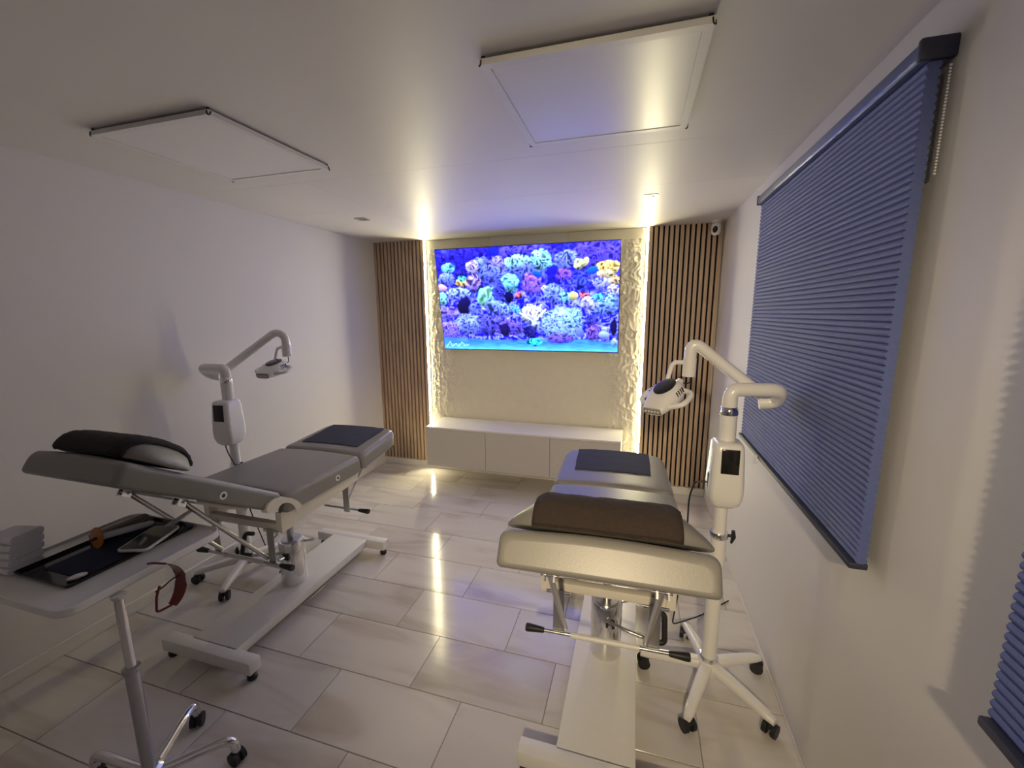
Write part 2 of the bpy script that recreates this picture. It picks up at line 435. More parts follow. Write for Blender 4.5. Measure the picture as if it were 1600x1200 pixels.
    B(390, 350, 66, 70, cn(.62, .50, .92), .9, seed=14); B(110, 400, 50, 30, cn(1, .72, .55), .95, 2, seed=15); B(115, 490, 40, 60, cn(.35, .95, .5), .9, seed=16); B(250, 440, 120, 46, ice, .7, seed=17)
    B(305, 540, 66, 72, dark, 1, 4, seed=18); B(500, 460, 84, 84, grn, 1, 1.3, seed=19); B(170, 600, 90, 66, cn(.38, .30, .92), seed=20)
    B(770, 190, 120, 64, cn(.45, .92, .72), .95, seed=21); B(950, 170, 96, 80, cn(.42, .95, .78), 1, seed=22); B(800, 260, 110, 70, cn(.20, .28, .75), .9, seed=23); B(1140, 170, 90, 84, cn(.34, .46, .95), .95, seed=24)
    B(700, 350, 70, 76, cn(.35, .98, .78), 1, seed=25); B(880, 370, 88, 84, cn(.36, .22, .85), 1, seed=26); B(870, 310, 66, 36, cn(.56, .26, .72), .9, seed=27); B(975, 400, 30, 34, wht, .9, seed=28)
    B(620, 440, 60, 110, cn(.10, .12, .48), .9, ang=-30, seed=29); B(690, 470, 40, 46, dark, 1, 4, seed=30); B(775, 452, 34, 28, pnk, 1, seed=31); B(920, 282, 48, 25, cn(.02, .22, .90), 1, 4, ang=14, seed=32)
    B(1130, 285, 66, 48, cn(.38, .18, .80), .95, seed=33); B(1245, 205, 36, 44, cn(.75, .98, .30), .8, 0.7, seed=34, ang=30); B(1290, 185, 22, 40, cn(.85, .98, .25), .9, 2, ang=40, seed=35)
    B(1350, 250, 46, 30, cn(.02, .26, .95), 1, 4, ang=-10, seed=36); B(1460, 230, 86, 62, yel, 1, seed=37); B(1500, 320, 56, 40, cn(.98, .78, .22), .95, seed=38); B(1440, 280, 80, 34, cn(.95, .85, .30), .9, seed=39); B(1400, 350, 70, 46, cn(.50, .56, .98), .95, seed=40)
    B(1270, 350, 60, 70, cn(.10, .16, .70), .8, seed=41); B(1060, 440, 90, 80, cn(.30, .44, .85), .9, seed=42); B(1140, 470, 60, 44, cn(.35, .85, .75), .9, seed=43); B(1200, 460, 40, 32, cn(.95, .92, .25), 1, 3, seed=44); B(1285, 450, 38, 32, cn(.98, .32, .28), 1, seed=45)
    B(1500, 410, 56, 50, cn(.85, .88, .62), .85, .7, seed=46); B(1440, 520, 130, 80, cn(.35, .62, .95), .9, seed=47); B(1320, 520, 70, 56, cn(.66, .70, .95), .85, seed=48); B(1380, 470, 50, 40, cn(.10, .62, .95), .8, seed=49)
    B(600, 560, 130, 70, cn(.32, .50, .95), .9, seed=50, ang=20); B(740, 570, 66, 40, cn(.25, .70, .85), .9, .8, ang=30, seed=51); B(560, 690, 140, 90, cn(.16, .16, .55), .9, seed=52); B(700, 730, 150, 70, cn(.22, .16, .52), .9, seed=53)
    B(870, 600, 110, 66, cn(.80, .92, .62), .95, 0.8, edge=.4, seed=54); B(900, 690, 60, 60, cn(.60, .75, .80), .8, seed=55); B(660, 740, 50, 50, dark, .9, 4, seed=56); B(860, 760, 60, 50, dark, .8, 4, seed=57)
    B(340, 690, 120, 96, cn(.34, .46, .98), 1, .7, edge=.15, seed=58); B(190, 750, 96, 90, cn(.36, .28, .86), .95, .8, seed=59); B(400, 570, 60, 50, cn(.25, .35, .95), .8, seed=60)
    # sand
    sm = np.clip((V-0.885+0.05*(vnoise(U*5, V*2, 61)-0.5))/0.02, 0, 1)[..., None]
    sand = cn(0.07, 0.30, 0.86)*(0.75+0.5*vnoise(U*30, V*60, 62))[..., None]+cn(0.10, 0.35, 0.1)*np.clip((V-0.93)*12, 0, 1)[..., None]
    img[:] = img*(1-sm)+sand*sm
    B(1110, 700, 178, 150, cn(.42, .66, .95), 1, .6, edge=.08, seed=63); B(1190, 640, 90, 80, cn(.40, .90, .78), .45, .6, seed=64); B(1090, 820, 120, 40, cn(.26, .18, .60), .9, seed=65)
    B(1340, 760, 60, 84, cn(.30, .18, .52), .95, seed=66); B(1250, 770, 36, 40, cn(.25, .35, .95), .9, 3, seed=67); B(1430, 785, 44, 30, cn(.50, .70, .98), 1, 5, seed=68); B(1495, 720, 30, 80, dark, 1, 4, seed=69); B(1330, 650, 50, 40, dark, .6, 3, seed=70)
    B(900, 850, 80, 38, cn(.10, .95, .80), 1, seed=71); B(1495, 850, 30, 40, cn(.4, .6, .95), .8, seed=72)
    def stroke(pts, wd, col, k=0.8):
        P = [uv(*p) for p in pts]
        for (a0, b0), (a1, b1) in zip(P[:-1], P[1:]):
            ex, ey = (a1-a0)*asp, b1-b0; L2 = ex*ex+ey*ey+1e-9
            px, py = (U-a0)*asp, V-b0
            tt = np.clip((px*ex+py*ey)/L2, 0, 1)
            dd = np.hypot(px-tt*ex, py-tt*ey)
            mk = (np.clip((wd-dd)/(wd*0.5), 0, 1)*k)[..., None]
            img[:] = img*(1-mk)+col*mk
    for q in ([(830, 640), (800, 570)], [(850, 620), (840, 530)], [(880, 630), (900, 540)], [(900, 630), (950, 530)], [(920, 640), (985, 570)], [(860, 650), (780, 600)]):
        stroke(q, 0.011, cn(.88, .96, .62))
    for q in ([(1210, 220), (1225, 165)], [(1225, 225), (1310, 170)], [(1215, 225), (1270, 180)]): stroke(q, 0.010, cn(.80, .98, .25))
    stroke([(150, 885), (178, 845), (200, 885), (230, 862), (255, 885), (285, 850), (310, 880), (345, 872)], 0.005, cn(.65, .78, .98), .7)
    img = np.clip(img, 0.004, 1.3)**1.3
    img[..., 2] *= 2.5
    Wp, Hp = W-0.012, Hh-0.012
    vs = np.stack([(U-0.5)*Wp, np.full(U.shape, -0.0012), (0.5-V)*Hp], -1).reshape(-1, 3)
    idx = np.arange(nx*nz).reshape(nx, nz)
    q = np.stack([idx[:-1, 1:], idx[1:, 1:], idx[1:, :-1], idx[:-1, :-1]], -1).reshape(-1, 4)
    me = bpy.data.meshes.new('screen'); me.from_pydata(vs.tolist(), [], q.tolist())
    ca = me.color_attributes.new('picture', 'FLOAT_COLOR', 'POINT')
    rgba = np.concatenate([img.reshape(-1, 3), np.ones((nx*nz, 1))], 1).astype(np.float32)
    ca.data.foreach_set('color', rgba.ravel())
    m = bpy.data.materials.new('tv_picture'); m.use_nodes = True; nt = m.node_tree
    b = nt.nodes['Principled BSDF']; b.inputs['Base Color'].default_value = (0.01, 0.01, 0.01, 1); b.inputs['Roughness'].default_value = 0.2
    at = nt.nodes.new('ShaderNodeAttribute'); at.attribute_name = 'picture'
    nt.links.new(at.outputs['Color'], b.inputs['Emission Color']); b.inputs['Emission Strength'].default_value = TV_POWER
    me.materials.append(m)
    o = bpy.data.objects.new('screen', me); C.objects.link(o); o.parent = t
    o['label'] = 'lit screen with a colourful coral reef picture'
tv()

# ------------------------------------------------------------------ floating cabinets under the television
CX0, CX1, CYF, CZ0, CZ1 = -1.850, -0.078, 3.400, 0.170, 0.548
cw = (CX1-CX0)/3
nm = ['leftmost', 'middle', 'rightmost']
for i in range(3):
    a = CX0+i*cw
    t = thing('wall_cabinet', '%s of the three grey floating cabinet units under the television' % nm[i], 'cabinet', (a, CYF, CZ0), 0, 'floating cabinets under the television')
    MB().box((0.0005, 0.020, 0), (cw-0.0005, YB-CYF-0.022, CZ1-CZ0-0.018), bev=0.001, seg=1).build('body', 'cabinet_top', t, smooth=False)
    MB().box((0.0015, 0, 0.001), (cw-0.0015, 0.0185, CZ1-CZ0-0.020), bev=0.0012, seg=1).build('door', 'cabinet', t, smooth=False)
o = MB().box((CX0-0.002, CYF-0.002, CZ1-0.018), (CX1+0.002, YB-0.020, CZ1), bev=0.0015, seg=1).build('cabinet_top', 'cabinet_top', smooth=False)
tag(o, 'long pale top board lying across the three floating cabinets', 'shelf board')

# ------------------------------------------------------------------ ceiling: heating panels, downlights, camera
def ceiling_panel(x, y, label):
    t = thing('heating_panel', label, 'ceiling panel', (x, y, H-0.024), 0, 'square white ceiling panels')
    MB().box((-0.272, -0.272, 0.002), (0.272, 0.272, 0.014), bev=0.0015, seg=1).build('plate', 'panel_white', t)
    s = 0.297
    for k in range(4):
        m = MB(); m.prism([(-s, -s), (s, -s), (0.2715, -0.2715), (-0.2715, -0.2715)], 0.0, 0.016, 'z')
        m.xf(Matrix.Rotation(k*math.pi/2, 4, 'Z')); m.build('frame_bar', 'white_steel', t, smooth=False)
    for sx in (-1, 1):
        for sy in (-1, 1):
            MB().cyl((sx*0.288, sy*0.288, 0.014), (sx*0.288, sy*0.288, 0.024), 0.006, n=10).build('spacer', 'black_rubber', t)
            MB().tube([(sx*0.291, sy*0.2985, 0.012), (sx*0.293, sy*0.2990, -0.0015), (sx*0.2990, sy*0.293, -0.0015), (sx*0.2985, sy*0.287, 0.012)], 0.0020, 0.004, n=8).build('corner_clip', 'black_rubber', t)
ceiling_panel(-0.148, 1.500, 'white square heating panel on the ceiling near the blinds')
ceiling_panel(-1.722, 1.495, 'white square heating panel on the ceiling towards the left wall')

def downlight(x, y, label):
    t = thing('downlight', label, 'downlight', (x, y, H), 0, 'recessed ceiling downlights')
    m = MB(); n = 28; s = 0.042
    sq = [Vector((p[0], p[1], -0.004)) for p in rrect(2*s, 2*s, 0.006, n=6)]
    rin = []
    for p in sq:
        a = math.atan2(p.y, p.x); rin.append(Vector((0.030*math.cos(a), 0.030*math.sin(a), -0.004)))
    top = [Vector((p.x, p.y, -0.0002)) for p in sq]; deep = [Vector((p.x*0.8, p.y*0.8, -0.001)) for p in rin]
    m.loft([top, sq, rin, deep], True, False); m.build('bezel', 'steel', t)
    MB().lathe([(0.029, -0.0008), (0.026, -0.0014), (0.012, -0.0020), (0.001, -0.0022)], n=24).build('reflector', 'black_gloss', t)
    MB().lathe([(0.011, -0.0020), (0.011, -0.0045), (0.006, -0.0055), (0.0005, -0.0057)], n=18).build('lens', 'led_lens', t)
    return t
downlight(0.052, 2.815, 'small square recessed downlight in front of the slat panel with the camera')
downlight(-1.989, 2.821, 'small square recessed downlight on the ceiling near the left corner')

def seccam():
    t = thing('security_camera', 'small white security camera hanging from the ceiling by the slat panel', 'security camera', (0.5600, 3.690, H))
    MB().lathe([(0.030, 0), (0.030, -0.012), (0.022, -0.020), (0.016, -0.024)], n=24).build('base', 'white_enamel', t)
    b = MB(); prof = [(0.012, -0.020), (0.028, -0.024), (0.031, -0.034), (0.031, -0.070), (0.027, -0.085), (0.017, -0.094), (0.002, -0.097)]
    b.lathe(prof, n=28); b.build('body', 'white_enamel', t)
    t.scale = (1.15, 1.15, 1.15)
    l = MB(); M = Matrix.Translation((-0.008, -0.0255, -0.062)) @ Matrix.Rotation(math.radians(90+12), 4, 'X')
    l.lathe([(0.019, -0.004), (0.019, 0.003), (0.015, 0.007), (0.006, 0.0085), (0.0005, 0.009)], n=22); l.xf(M @ Matrix.Diagonal((0.85, 1.2, 1, 1)))
    l.build('lens', 'black_gloss', t)
seccam()

# ------------------------------------------------------------------ pleated blinds on the right wall
def blind(y0, y1, label, tab):
    t = thing('pleated_blind', label, 'blind', (XR, y0, 0.0), 0, 'navy pleated blinds')
    L = y1-y0; zt, zb = 2.128, 0.928
    xo = -0.045
    n = 68; pitch = (zt-zb)/n; amp = 0.0034
    pts = []
    for i in range(n):
        z = zt-i*pitch
        pts += [(xo+amp, z), (xo-0.3*amp, z-pitch*0.18), (xo-amp, z-pitch*0.5), (xo-0.3*amp, z-pitch*0.82)]
    pts.append((xo+amp, zb))
    back = [(xo+0.012+p[0]-xo if False else xo+0.022-(p[0]-xo), p[1]) for p in reversed(pts)]
    poly = pts+back
    m = MB(); k = len(poly)
    a = [(p[0], 0.0, p[1]) for p in poly]; b = [(p[0], L, p[1]) for p in poly]
    m.v = a+b
    m.f = [(i, (i+1) % k, k+(i+1) % k, k+i) for i in range(k)]
    h = len(pts)
    for o_, s_ in ((0, 1), (k, -1)):
        for i in range(h-1):
            q = (o_+i, o_+i+1, o_+k-2-i, o_+k-1-i)
            m.f.append(q if s_ > 0 else q[::-1])
    m.build('pleated_fabric', 'blind_navy', t, smooth=True, angle=25)
    MB().box((-0.066, -0.006, zt), (-0.012, L+0.006, zt+0.040), bev=0.008, seg=3).build('head_rail', 'rail_blue', t)
    MB().box((-0.060, 0, zb-0.018), (-0.016, L, zb), bev=0.004).build('bottom_rail', 'blind_dark', t)
    for yy in (-0.020, L-0.012):
        MB().box((-0.068, yy+0.008, zt-0.002), (0.0, yy+0.024, zt+0.043), bev=0.004).build('bracket', 'blind_dark', t)
    if tab:
        ch = MB()
        for k in range(34): ch.lathe([(0.0004, -0.0028), (0.0024, -0.0014), (0.0028, 0.0), (0.0024, 0.0014), (0.0004, 0.0028)], (-0.012, -0.014, zt-0.02-0.0066*k), n=6)
        ch.build('bead_chain', 'clear_tab', t)['kind'] = 'stuff'
        MB().tube([(-0.060, L*0.70, zb-0.008), (-0.070, L*0.70, zb-0.012), (-0.072, L*0.70, zb-0.034), (-0.064, L*0.70, zb-0.046)], 0.006, 0.01, n=10).build('pull_tab', 'clear_tab', t)
    return t
blind(1.232, 2.515, 'large navy pleated blind hanging behind the lamp on the right wall', True)
blind(-0.50, 0.788, 'navy pleated blind at the right edge of the picture, nearest the camera', False)

# ------------------------------------------------------------------ treatment beds
W_SEAT, T_UP, T_BK = 0.58, 0.100, 0.084
def soft_slab(wa, wb_, L, T, rnd=0.028, crown=0.008, nl=18, tip=0.0):
    """upholstered slab in local space: x across, y from 0 to L, top at z = 0; width wa at y=0, wb_ at y=L"""
    secs = []
    def sect(y, wd, top, bot, inset):
        hw = wd/2-inset; pts = []
        if tip and y > L-tip: hw -= tip-math.sqrt(max(0.0, tip*tip-(0.93*(y-(L-tip)))**2))
        rr = min(rnd, (top-bot)/2*0.98)
        for k in range(7):
            a = math.pi/2*k/6; pts.append((hw-rr+rr*math.sin(a), y, top-rr+rr*math.cos(a)))
        for k in range(4):
            a = math.pi/2*k/3; r2 = rr*0.5; pts.append((hw-r2+r2*math.cos(a), y, bot+r2-r2*math.sin(a)))
        left = [(-p[0], p[1], p[2]) for p in reversed(pts)]
        ncr = 9
        top_mid = []
        for k in range(1, ncr):
            x = -(hw-rr)+2*(hw-rr)*k/ncr
            top_mid.append((x, y, top+crown*math.sin(math.pi*k/ncr)))
        return pts+left+top_mid
    ends = 6
    ys = []
    for k in range(ends+1):
        a = math.pi/2*k/ends
        ys.append((rnd*(1-math.sin(a)) if False else rnd*(1-math.cos(math.pi/2-a)) , rnd*(1-math.sin(a))))
    for k in range(ends+1):
        a = math.pi/2*k/ends
        y = rnd*(1-math.cos(a)); ins = rnd*(1-math.sin(a))
        secs.append(sect(y, wa+(wb_-wa)*y/L, -ins, -T+ins*0.5, ins*0.6))
    for k in range(1, nl):
        y = rnd+(L-2*rnd)*(math.sin(math.pi/2*k/nl)*0.5+0.5*k/nl); secs.append(sect(y, wa+(wb_-wa)*y/L, 0, -T, 0))
    for k in range(ends, -1, -1):
        a = math.pi/2*k/ends
        y = L-rnd*(1-math.cos(a)); ins = rnd*(1-math.sin(a))
        secs.append(sect(y, wa+(wb_-wa)*y/L, -ins, -T+ins*0.5, ins*0.6))
    def shrink(sec, k):
        cx_ = sum(p[0] for p in sec)/len(sec); cz_ = sum(p[2] for p in sec)/len(sec)
        return [(cx_+(p[0]-cx_)*k, p[1], cz_+(p[2]-cz_)*k) for p in sec]
    secs = [shrink(secs[0], 0.25), shrink(secs[0], 0.97)]+secs+[shrink(secs[-1], 0.97), shrink(secs[-1], 0.25)]
    m = MB(); m.loft(secs, True, True); return m

YH, YJ, YE = -0.285, 0.275, 0.700      # hinge, seat/leg joint, foot end (bed space, y to the feature wall)
ANG = math.radians(32.0); LB = 0.650; WH = 0.470
ANGL = math.radians(6.0)
def bed(loc, rz, ZS, label, tone):
    t = thing('treatment_bed', label, 'treatment bed', loc, 0, 'grey treatment beds')
    Rz = Matrix.Rotation(rz, 4, 'Z')
    # base
    bb = MB().box((-0.133, -0.49, 0.052), (0.133, 0.49, 0.100), bev=0.004).build('base_board', 'white_steel', t)
    for s in (-1, 1):
        cb = MB().box((-0.262, s*0.505-0.030, 0.040), (0.262, s*0.505+0.030, 0.100), bev=0.006).build('crossbar', 'white_steel', t)
        for sx in (-1, 1):
            MB().lathe([(0.017, 0), (0.021, 0.006), (0.021, 0.020), (0.012, 0.028), (0.012, 0.042)], (sx*0.237, s*0.505, 0), n=18).build('foot', 'black_rubber', cb)
    # hydraulic column
    p = MB().lathe([(0.066, 0.100), (0.067, 0.104), (0.067, 0.345), (0.063, 0.352), (0.001, 0.352)], n=40).build('pump_cylinder', 'chrome', t)
    MB().lathe([(0.050, 0.350), (0.050, 0.358), (0.001, 0.359)], n=30).build('cylinder_cap', 'steel', p)
    MB().cyl((0, 0, 0.355), (0, 0, ZS-0.13), 0.019, n=20).build('piston', 'steel', t)
    MB().tube([(0.02, -0.064, 0.285), (0.020, -0.115, 0.292)], 0.0085, n=12).build('pump_pin', 'chrome', p)
    MB().box((0.002, -0.071, 0.265), (0.040, -0.060, 0.302), bev=0.003).build('pin_plate', 'black_rubber', p)
    MB().tube([(0.055, 0.030, 0.330), (0.115, 0.040, 0.345)], 0.0085, n=12).build('pump_pin', 'chrome', p)
    # pump pedal: rod with black D-shaped grip
    g_ = 1 if tone else -1
    pd = MB().tube([(0.0, -0.066, 0.300), (g_*0.09, -0.105, 0.300), (g_*0.175, -0.110, 0.285)], 0.0075, 0.03, n=12).build('pump_lever', 'steel', t)
    MB().tube([(g_*0.165, -0.110, 0.287), (g_*0.235, -0.112, 0.282), (g_*0.232, -0.080, 0.392), (g_*0.175, -0.080, 0.398)], 0.0115, 0.02, n=12).build('lever_grip', 'black_rubber', pd)
    # upper frame
    zr0, zr1 = ZS-0.205, ZS-T_UP-0.002
    for s in (-1, 1):
        MB().prism([(YH+0.01, zr0), (YH+0.01, zr1), (YJ+0.02, zr1), (YJ+0.02, zr0+0.040)], s*0.225-0.016, s*0.225+0.016, 'x').xf(Rz).build('side_rail', 'cream_steel', t, smooth=False)
    MB().box((-0.209, YH+0.012, zr0+0.004), (0.209, YH+0.046, zr0+0.038), M=Rz, bev=0.003).build('cross_rail', 'cream_steel', t)
    MB().box((-0.209, YJ-0.040, zr0+0.050), (0.209, YJ-0.008, zr0+0.082), M=Rz, bev=0.003).build('cross_rail', 'cream_steel', t)
    MB().box((-0.09, -0.09, ZS-0.145), (0.09, 0.09, ZS-0.118), M=Rz, bev=0.003).build('column_plate', 'cream_steel', t)
    # upholstery
    se = soft_slab(W_SEAT, W_SEAT, YJ-YH-0.004, T_UP).xf(Rz @ Matrix.Translation((0, YH+0.002, ZS))).build('seat_cushion', 'vinyl', t, angle=80)
    MB().tube([(-W_SEAT/2+0.02, YH+0.012, ZS-0.006), (W_SEAT/2-0.02, YH+0.012, ZS-0.006)], 0.0035, n=8).xf(Rz).build('piping', 'vinyl_seam', se)
    le = soft_slab(W_SEAT, 0.540, YE-YJ-0.006, T_UP, rnd=0.030, tip=0.085).xf(Rz @ Matrix.Translation((0, YJ+0.004, ZS)) @ Matrix.Rotation(ANGL, 4, 'X')).build('leg_rest', 'vinyl', t, angle=80)
    MB().tube([(-W_SEAT/2+0.03, 0.012, -0.008), (W_SEAT/2-0.03, 0.012, -0.008)], 0.0035, n=8).xf(Rz @ Matrix.Translation((0, YJ+0.004, ZS)) @ Matrix.Rotation(ANGL, 4, 'X')).build('piping', 'vinyl_seam', le)
    MB_ = Rz @ Matrix.Translation((0, YH-0.004, ZS+0.006)) @ Matrix.Rotation(math.pi, 4, 'Z') @ Matrix.Rotation(ANG, 4, 'X')
    bk = soft_slab(W_SEAT, WH, LB, T_BK, rnd=0.024).xf(MB_).build('backrest', 'vinyl', t, angle=80)
    # seam along the head edge
    MB().tube([(-0.205, LB-0.012, -0.012), (0.205, LB-0.012, -0.012)], 0.0035, n=8).xf(MB_).build('piping', 'vinyl_seam', bk)
    # round white grommets on the sides
    for s in (-1, 1):
        for (M, par, yy, zz, wd) in ((Rz @ Matrix.Translation((0, YH, ZS)), se, 0.35, -0.058, W_SEAT), (MB_, bk, 0.28, -0.052, W_SEAT-(W_SEAT-WH)*0.28/LB)):
            sx = s if par is se else -s
            g = MB(); g.lathe([(0.0075, 0.0005), (0.0075, 0.0025), (0.016, 0.0025), (0.0165, 0.0)], n=22)
            g.xf(M @ Matrix.Translation((sx*(wd/2-0.001), yy, zz)) @ Matrix.Rotation(sx*math.pi/2, 4, 'Y')); go = g.build('grommet', 'white_enamel', par)
            g = MB(); g.lathe([(0.0078, 0.001), (0.0078, 0.0030), (0.0005, 0.0031)], n=18)
            g.xf(M @ Matrix.Translation((sx*(wd/2-0.001), yy, zz)) @ Matrix.Rotation(sx*math.pi/2, 4, 'Y')); g.build('grommet_hole', 'black_rubber', par)
    # arched hinge cheeks at both sides of the seat front
    for s in (-1, 1):
        m = MB(); prof_o = []; prof_i = []
        for k in range(13):
            a = math.pi*k/12
            prof_o.append((YH-0.008+0.098*math.cos(a)-0.02*math.sin(a), ZS-0.072-0.032*math.cos(a)+0.071*math.sin(a)))
            prof_i.append((YH-0.002+0.050*math.cos(a), ZS-0.080-0.020*math.cos(a)+0.042*math.sin(a)))
        poly = prof_o+prof_i[::-1]; n = len(poly); h = 13
        xa, xb = s*0.262, s*0.296
        vs = [(xa, *p_) for p_ in poly]+[(xb, *p_) for p_ in poly]
        fs = [(k, (k+1) % n, n+(k+1) % n, n+k) for k in range(n)]
        for o_ in (0, n):
            for k in range(h-1): fs.append((o_+k, o_+k+1, o_+n-2-k, o_+n-1-k))
        m.add(vs, fs); m.xf(Rz); m.build('hinge_cheek', 'cream_steel', t)
        # backrest strut
        up = MB_ @ Vector((-s*0.150, 0.345, -T_BK-0.012)); up = Vector(up)
        lo = Rz @ Vector((s*0.145, -0.285, ZS-0.345))
        st = MB().cyl(up, lo, 0.0095, n=12).build('backrest_strut', 'steel', t)
        M2 = MB_ @ Matrix.Translation((-s*0.150, 0.345, -T_BK-0.010))
        MB().box((-0.07, -0.004, 0.006), (0.07, 0.030, 0.010), M=M2).box((-0.017, -0.012, -0.020), (-0.012, 0.022, 0.008), M=M2).box((0.012, -0.012, -0.020), (0.017, 0.022, 0.008), M=M2).cyl(M2 @ Vector((-0.026, 0, -0.004)), M2 @ Vector((0.026, 0, -0.004)), 0.005, n=10).build('strut_bracket', 'chrome', t)
        pl = MB(); pl.box((s*0.172-0.021, -0.284, ZS-0.375), (s*0.172+0.021, -0.279, ZS-0.190), M=Rz, bev=0.002, seg=1)
        po = pl.build('lever_plate', 'steel', t, smooth=False)
        MB().cyl(Rz @ Vector((s*0.175-0.045, -0.272, ZS-0.205)), Rz @ Vector((s*0.175+0.045, -0.272, ZS-0.205)), 0.0085, n=12).build('hinge_bolt', 'chrome', po)
    lv = MB().cyl(Rz @ Vector((-0.235, -0.290, ZS-0.365)), Rz @ Vector((0.235, -0.290, ZS-0.365)), 0.0065, n=12).build('release_bar', 'steel', t)
    MB().cyl(Rz @ Vector((-0.125, -0.290, ZS-0.365)), Rz @ Vector((0.125, -0.290, ZS-0.365)), 0.0105, n=14).build('bar_sleeve', 'white_steel', lv)
    for s in (-1, 1):
        g = MB(); g.rings([(s*0.225, -0.290, ZS-0.365), (s*0.232, -0.290, ZS-0.365), (s*0.290, -0.290, ZS-0.365), (s*0.297, -0.290, ZS-0.365)], [0.0085, 0.0105, 0.0155, 0.0135], 14); g.xf(Rz); g.build('bar_grip', 'black_rubber', lv)
    # leg rest lever and strut
    lv2 = MB().cyl(Rz @ Vector((-0.02, 0.30, ZS-0.365)), Rz @ Vector((0.235, 0.30, ZS-0.365)), 0.0065, n=12).build('release_bar', 'steel', t)
    g = MB(); g.rings([(0.225, 0.30, ZS-0.365), (0.232, 0.30, ZS-0.365), (0.290, 0.30, ZS-0.365), (0.297, 0.30, ZS-0.365)], [0.0085, 0.0105, 0.0155, 0.0135], 14); g.xf(Rz); g.build('bar_grip', 'black_rubber', lv2)
    pl = MB(); pl.box((0.13, 0.285, ZS-0.380), (0.17, 0.290, ZS-0.170), M=Rz); pl.build('lever_plate', 'steel', t, smooth=False)
    ML = Rz @ Matrix.Translation((0, YJ+0.004, ZS)) @ Matrix.Rotation(ANGL, 4, 'X')
    MB().cyl(ML @ Vector((0.215, 0.12, -T_UP-0.004)), Rz @ Vector((0.150, 0.292, ZS-0.320)), 0.006, n=10).build('leg_rest_strut', 'steel', t)
    MB().box((-0.20, 0.05, -T_UP-0.018), (0.20, 0.30, -T_UP-0.001), M=ML, bev=0.003).build('leg_rest_board', 'cream_steel', t)
    MB().box((-0.20, 0.08, -T_BK-0.014), (0.20, 0.33, -T_BK-0.001), M=MB_, bev=0.003).build('backrest_board', 'cream_steel', t)
    return Matrix.Translation(loc) @ MB_, Matrix.Translation(loc) @ ML

def half_w(s):            # plan outline of the head cushion along x
    a = abs(s)
    return 1.0 if a < 0.58 else max(0.0, 1-((a-0.58)/0.42)**1.25)
def head_cushion(M, label):
    """lens-shaped pillow lying on the head end of the backrest"""
    hx = 0.243; secs = []
    for i in range(41):
        s = -1+2*i/40; s = max(-0.999, min(0.999, s))
        k = half_w(s); hh = 0.008+0.070*k**0.9; dd = 0.045+0.085*k**0.7
        yc = 0.495+0.010*k
        pts = []
        for j in range(20):
            a = 2*math.pi*j/20
            cy_, cz_ = math.cos(a), math.sin(a)
            y = yc+dd*math.copysign(abs(cy_)**0.75, cy_)
            z = 0.015+(hh if cz_ > 0 else 0.005)*math.copysign(abs(cz_)**0.8, cz_)
            pts.append((s*hx, y, z))
        secs.append(pts)
    o = MB().loft(secs).xf(M).build('head_cushion', 'vinyl', angle=80)
    return tag(o, label, 'cushion', 'head cushions on the beds')
def towel(M, x0, x1, material, label, seed):
    nx, nt = 30, 40
    rs = np.random.RandomState(seed)
    top = []; 
    def pt(i, j, off):
        s = (x0+(x1-x0)*i/(nx-1))/0.243
        k = half_w(s); hh = 0.008+0.070*k**0.9; dd = 0.045+0.085*k**0.7; yc = 0.495+0.010*k
        a = math.radians(-8+176*j/(nt-1)) if True else 0
        cy_, cz_ = math.cos(a), math.sin(a)
        wv = 0.0035*(vnoise(np.array([i*0.7+seed]), np.array([j*0.7]), seed)[0])+0.0012*rs.rand()
        y = yc+(dd+off+wv)*math.copysign(abs(cy_)**0.75, cy_)
        z = 0.015+(hh+off+wv)*math.copysign(abs(cz_)**0.8, cz_)
        z = max(z, 0.012+off-0.002)
        return (s*0.243, y, z)
    A = [[pt(i, j, 0.010) for j in range(nt)] for i in range(nx)]
    Bq = [[pt(i, j, 0.002) for j in range(nt)] for i in range(nx)]
    secs = [A[i]+Bq[i][::-1] for i in range(nx)]
    o = MB().loft(secs).xf(M).build('towel', material, angle=70)
    return tag(o, label, 'towel', 'towels over the head cushions')
def mat_cloth(M, x0, x1, y0, y1, label, seed):
    nx, ny = 22, 18
    def z(i, j, o):
        return 0.0088*math.sin(math.pi*min(1, max(0, (x0+(x1-x0)*i/(nx-1)+0.25)/0.5)))+o+0.002*float(vnoise(np.array([i*0.5+seed]), np.array([j*0.5]), seed)[0])
    def edge(i, j):
        return 0.006*(float(vnoise(np.array([i*0.6]), np.array([j*0.6+9]), seed+1)[0])-0.5)
    g = lambda i, j, o: (x0+(x1-x0)*i/(nx-1)+edge(i, j), y0+(y1-y0)*j/(ny-1)+edge(j, i), z(i, j, o))
    secs = [[g(i, j, 0.0035) for j in range(ny)]+[g(i, j, 0.0008) for j in reversed(range(ny))] for i in range(nx)]
    o = MB().loft(secs).xf(M).build('foot_mat', 'navy_cloth', angle=60)
    return tag(o, label, 'mat', 'navy mats on the leg rests')

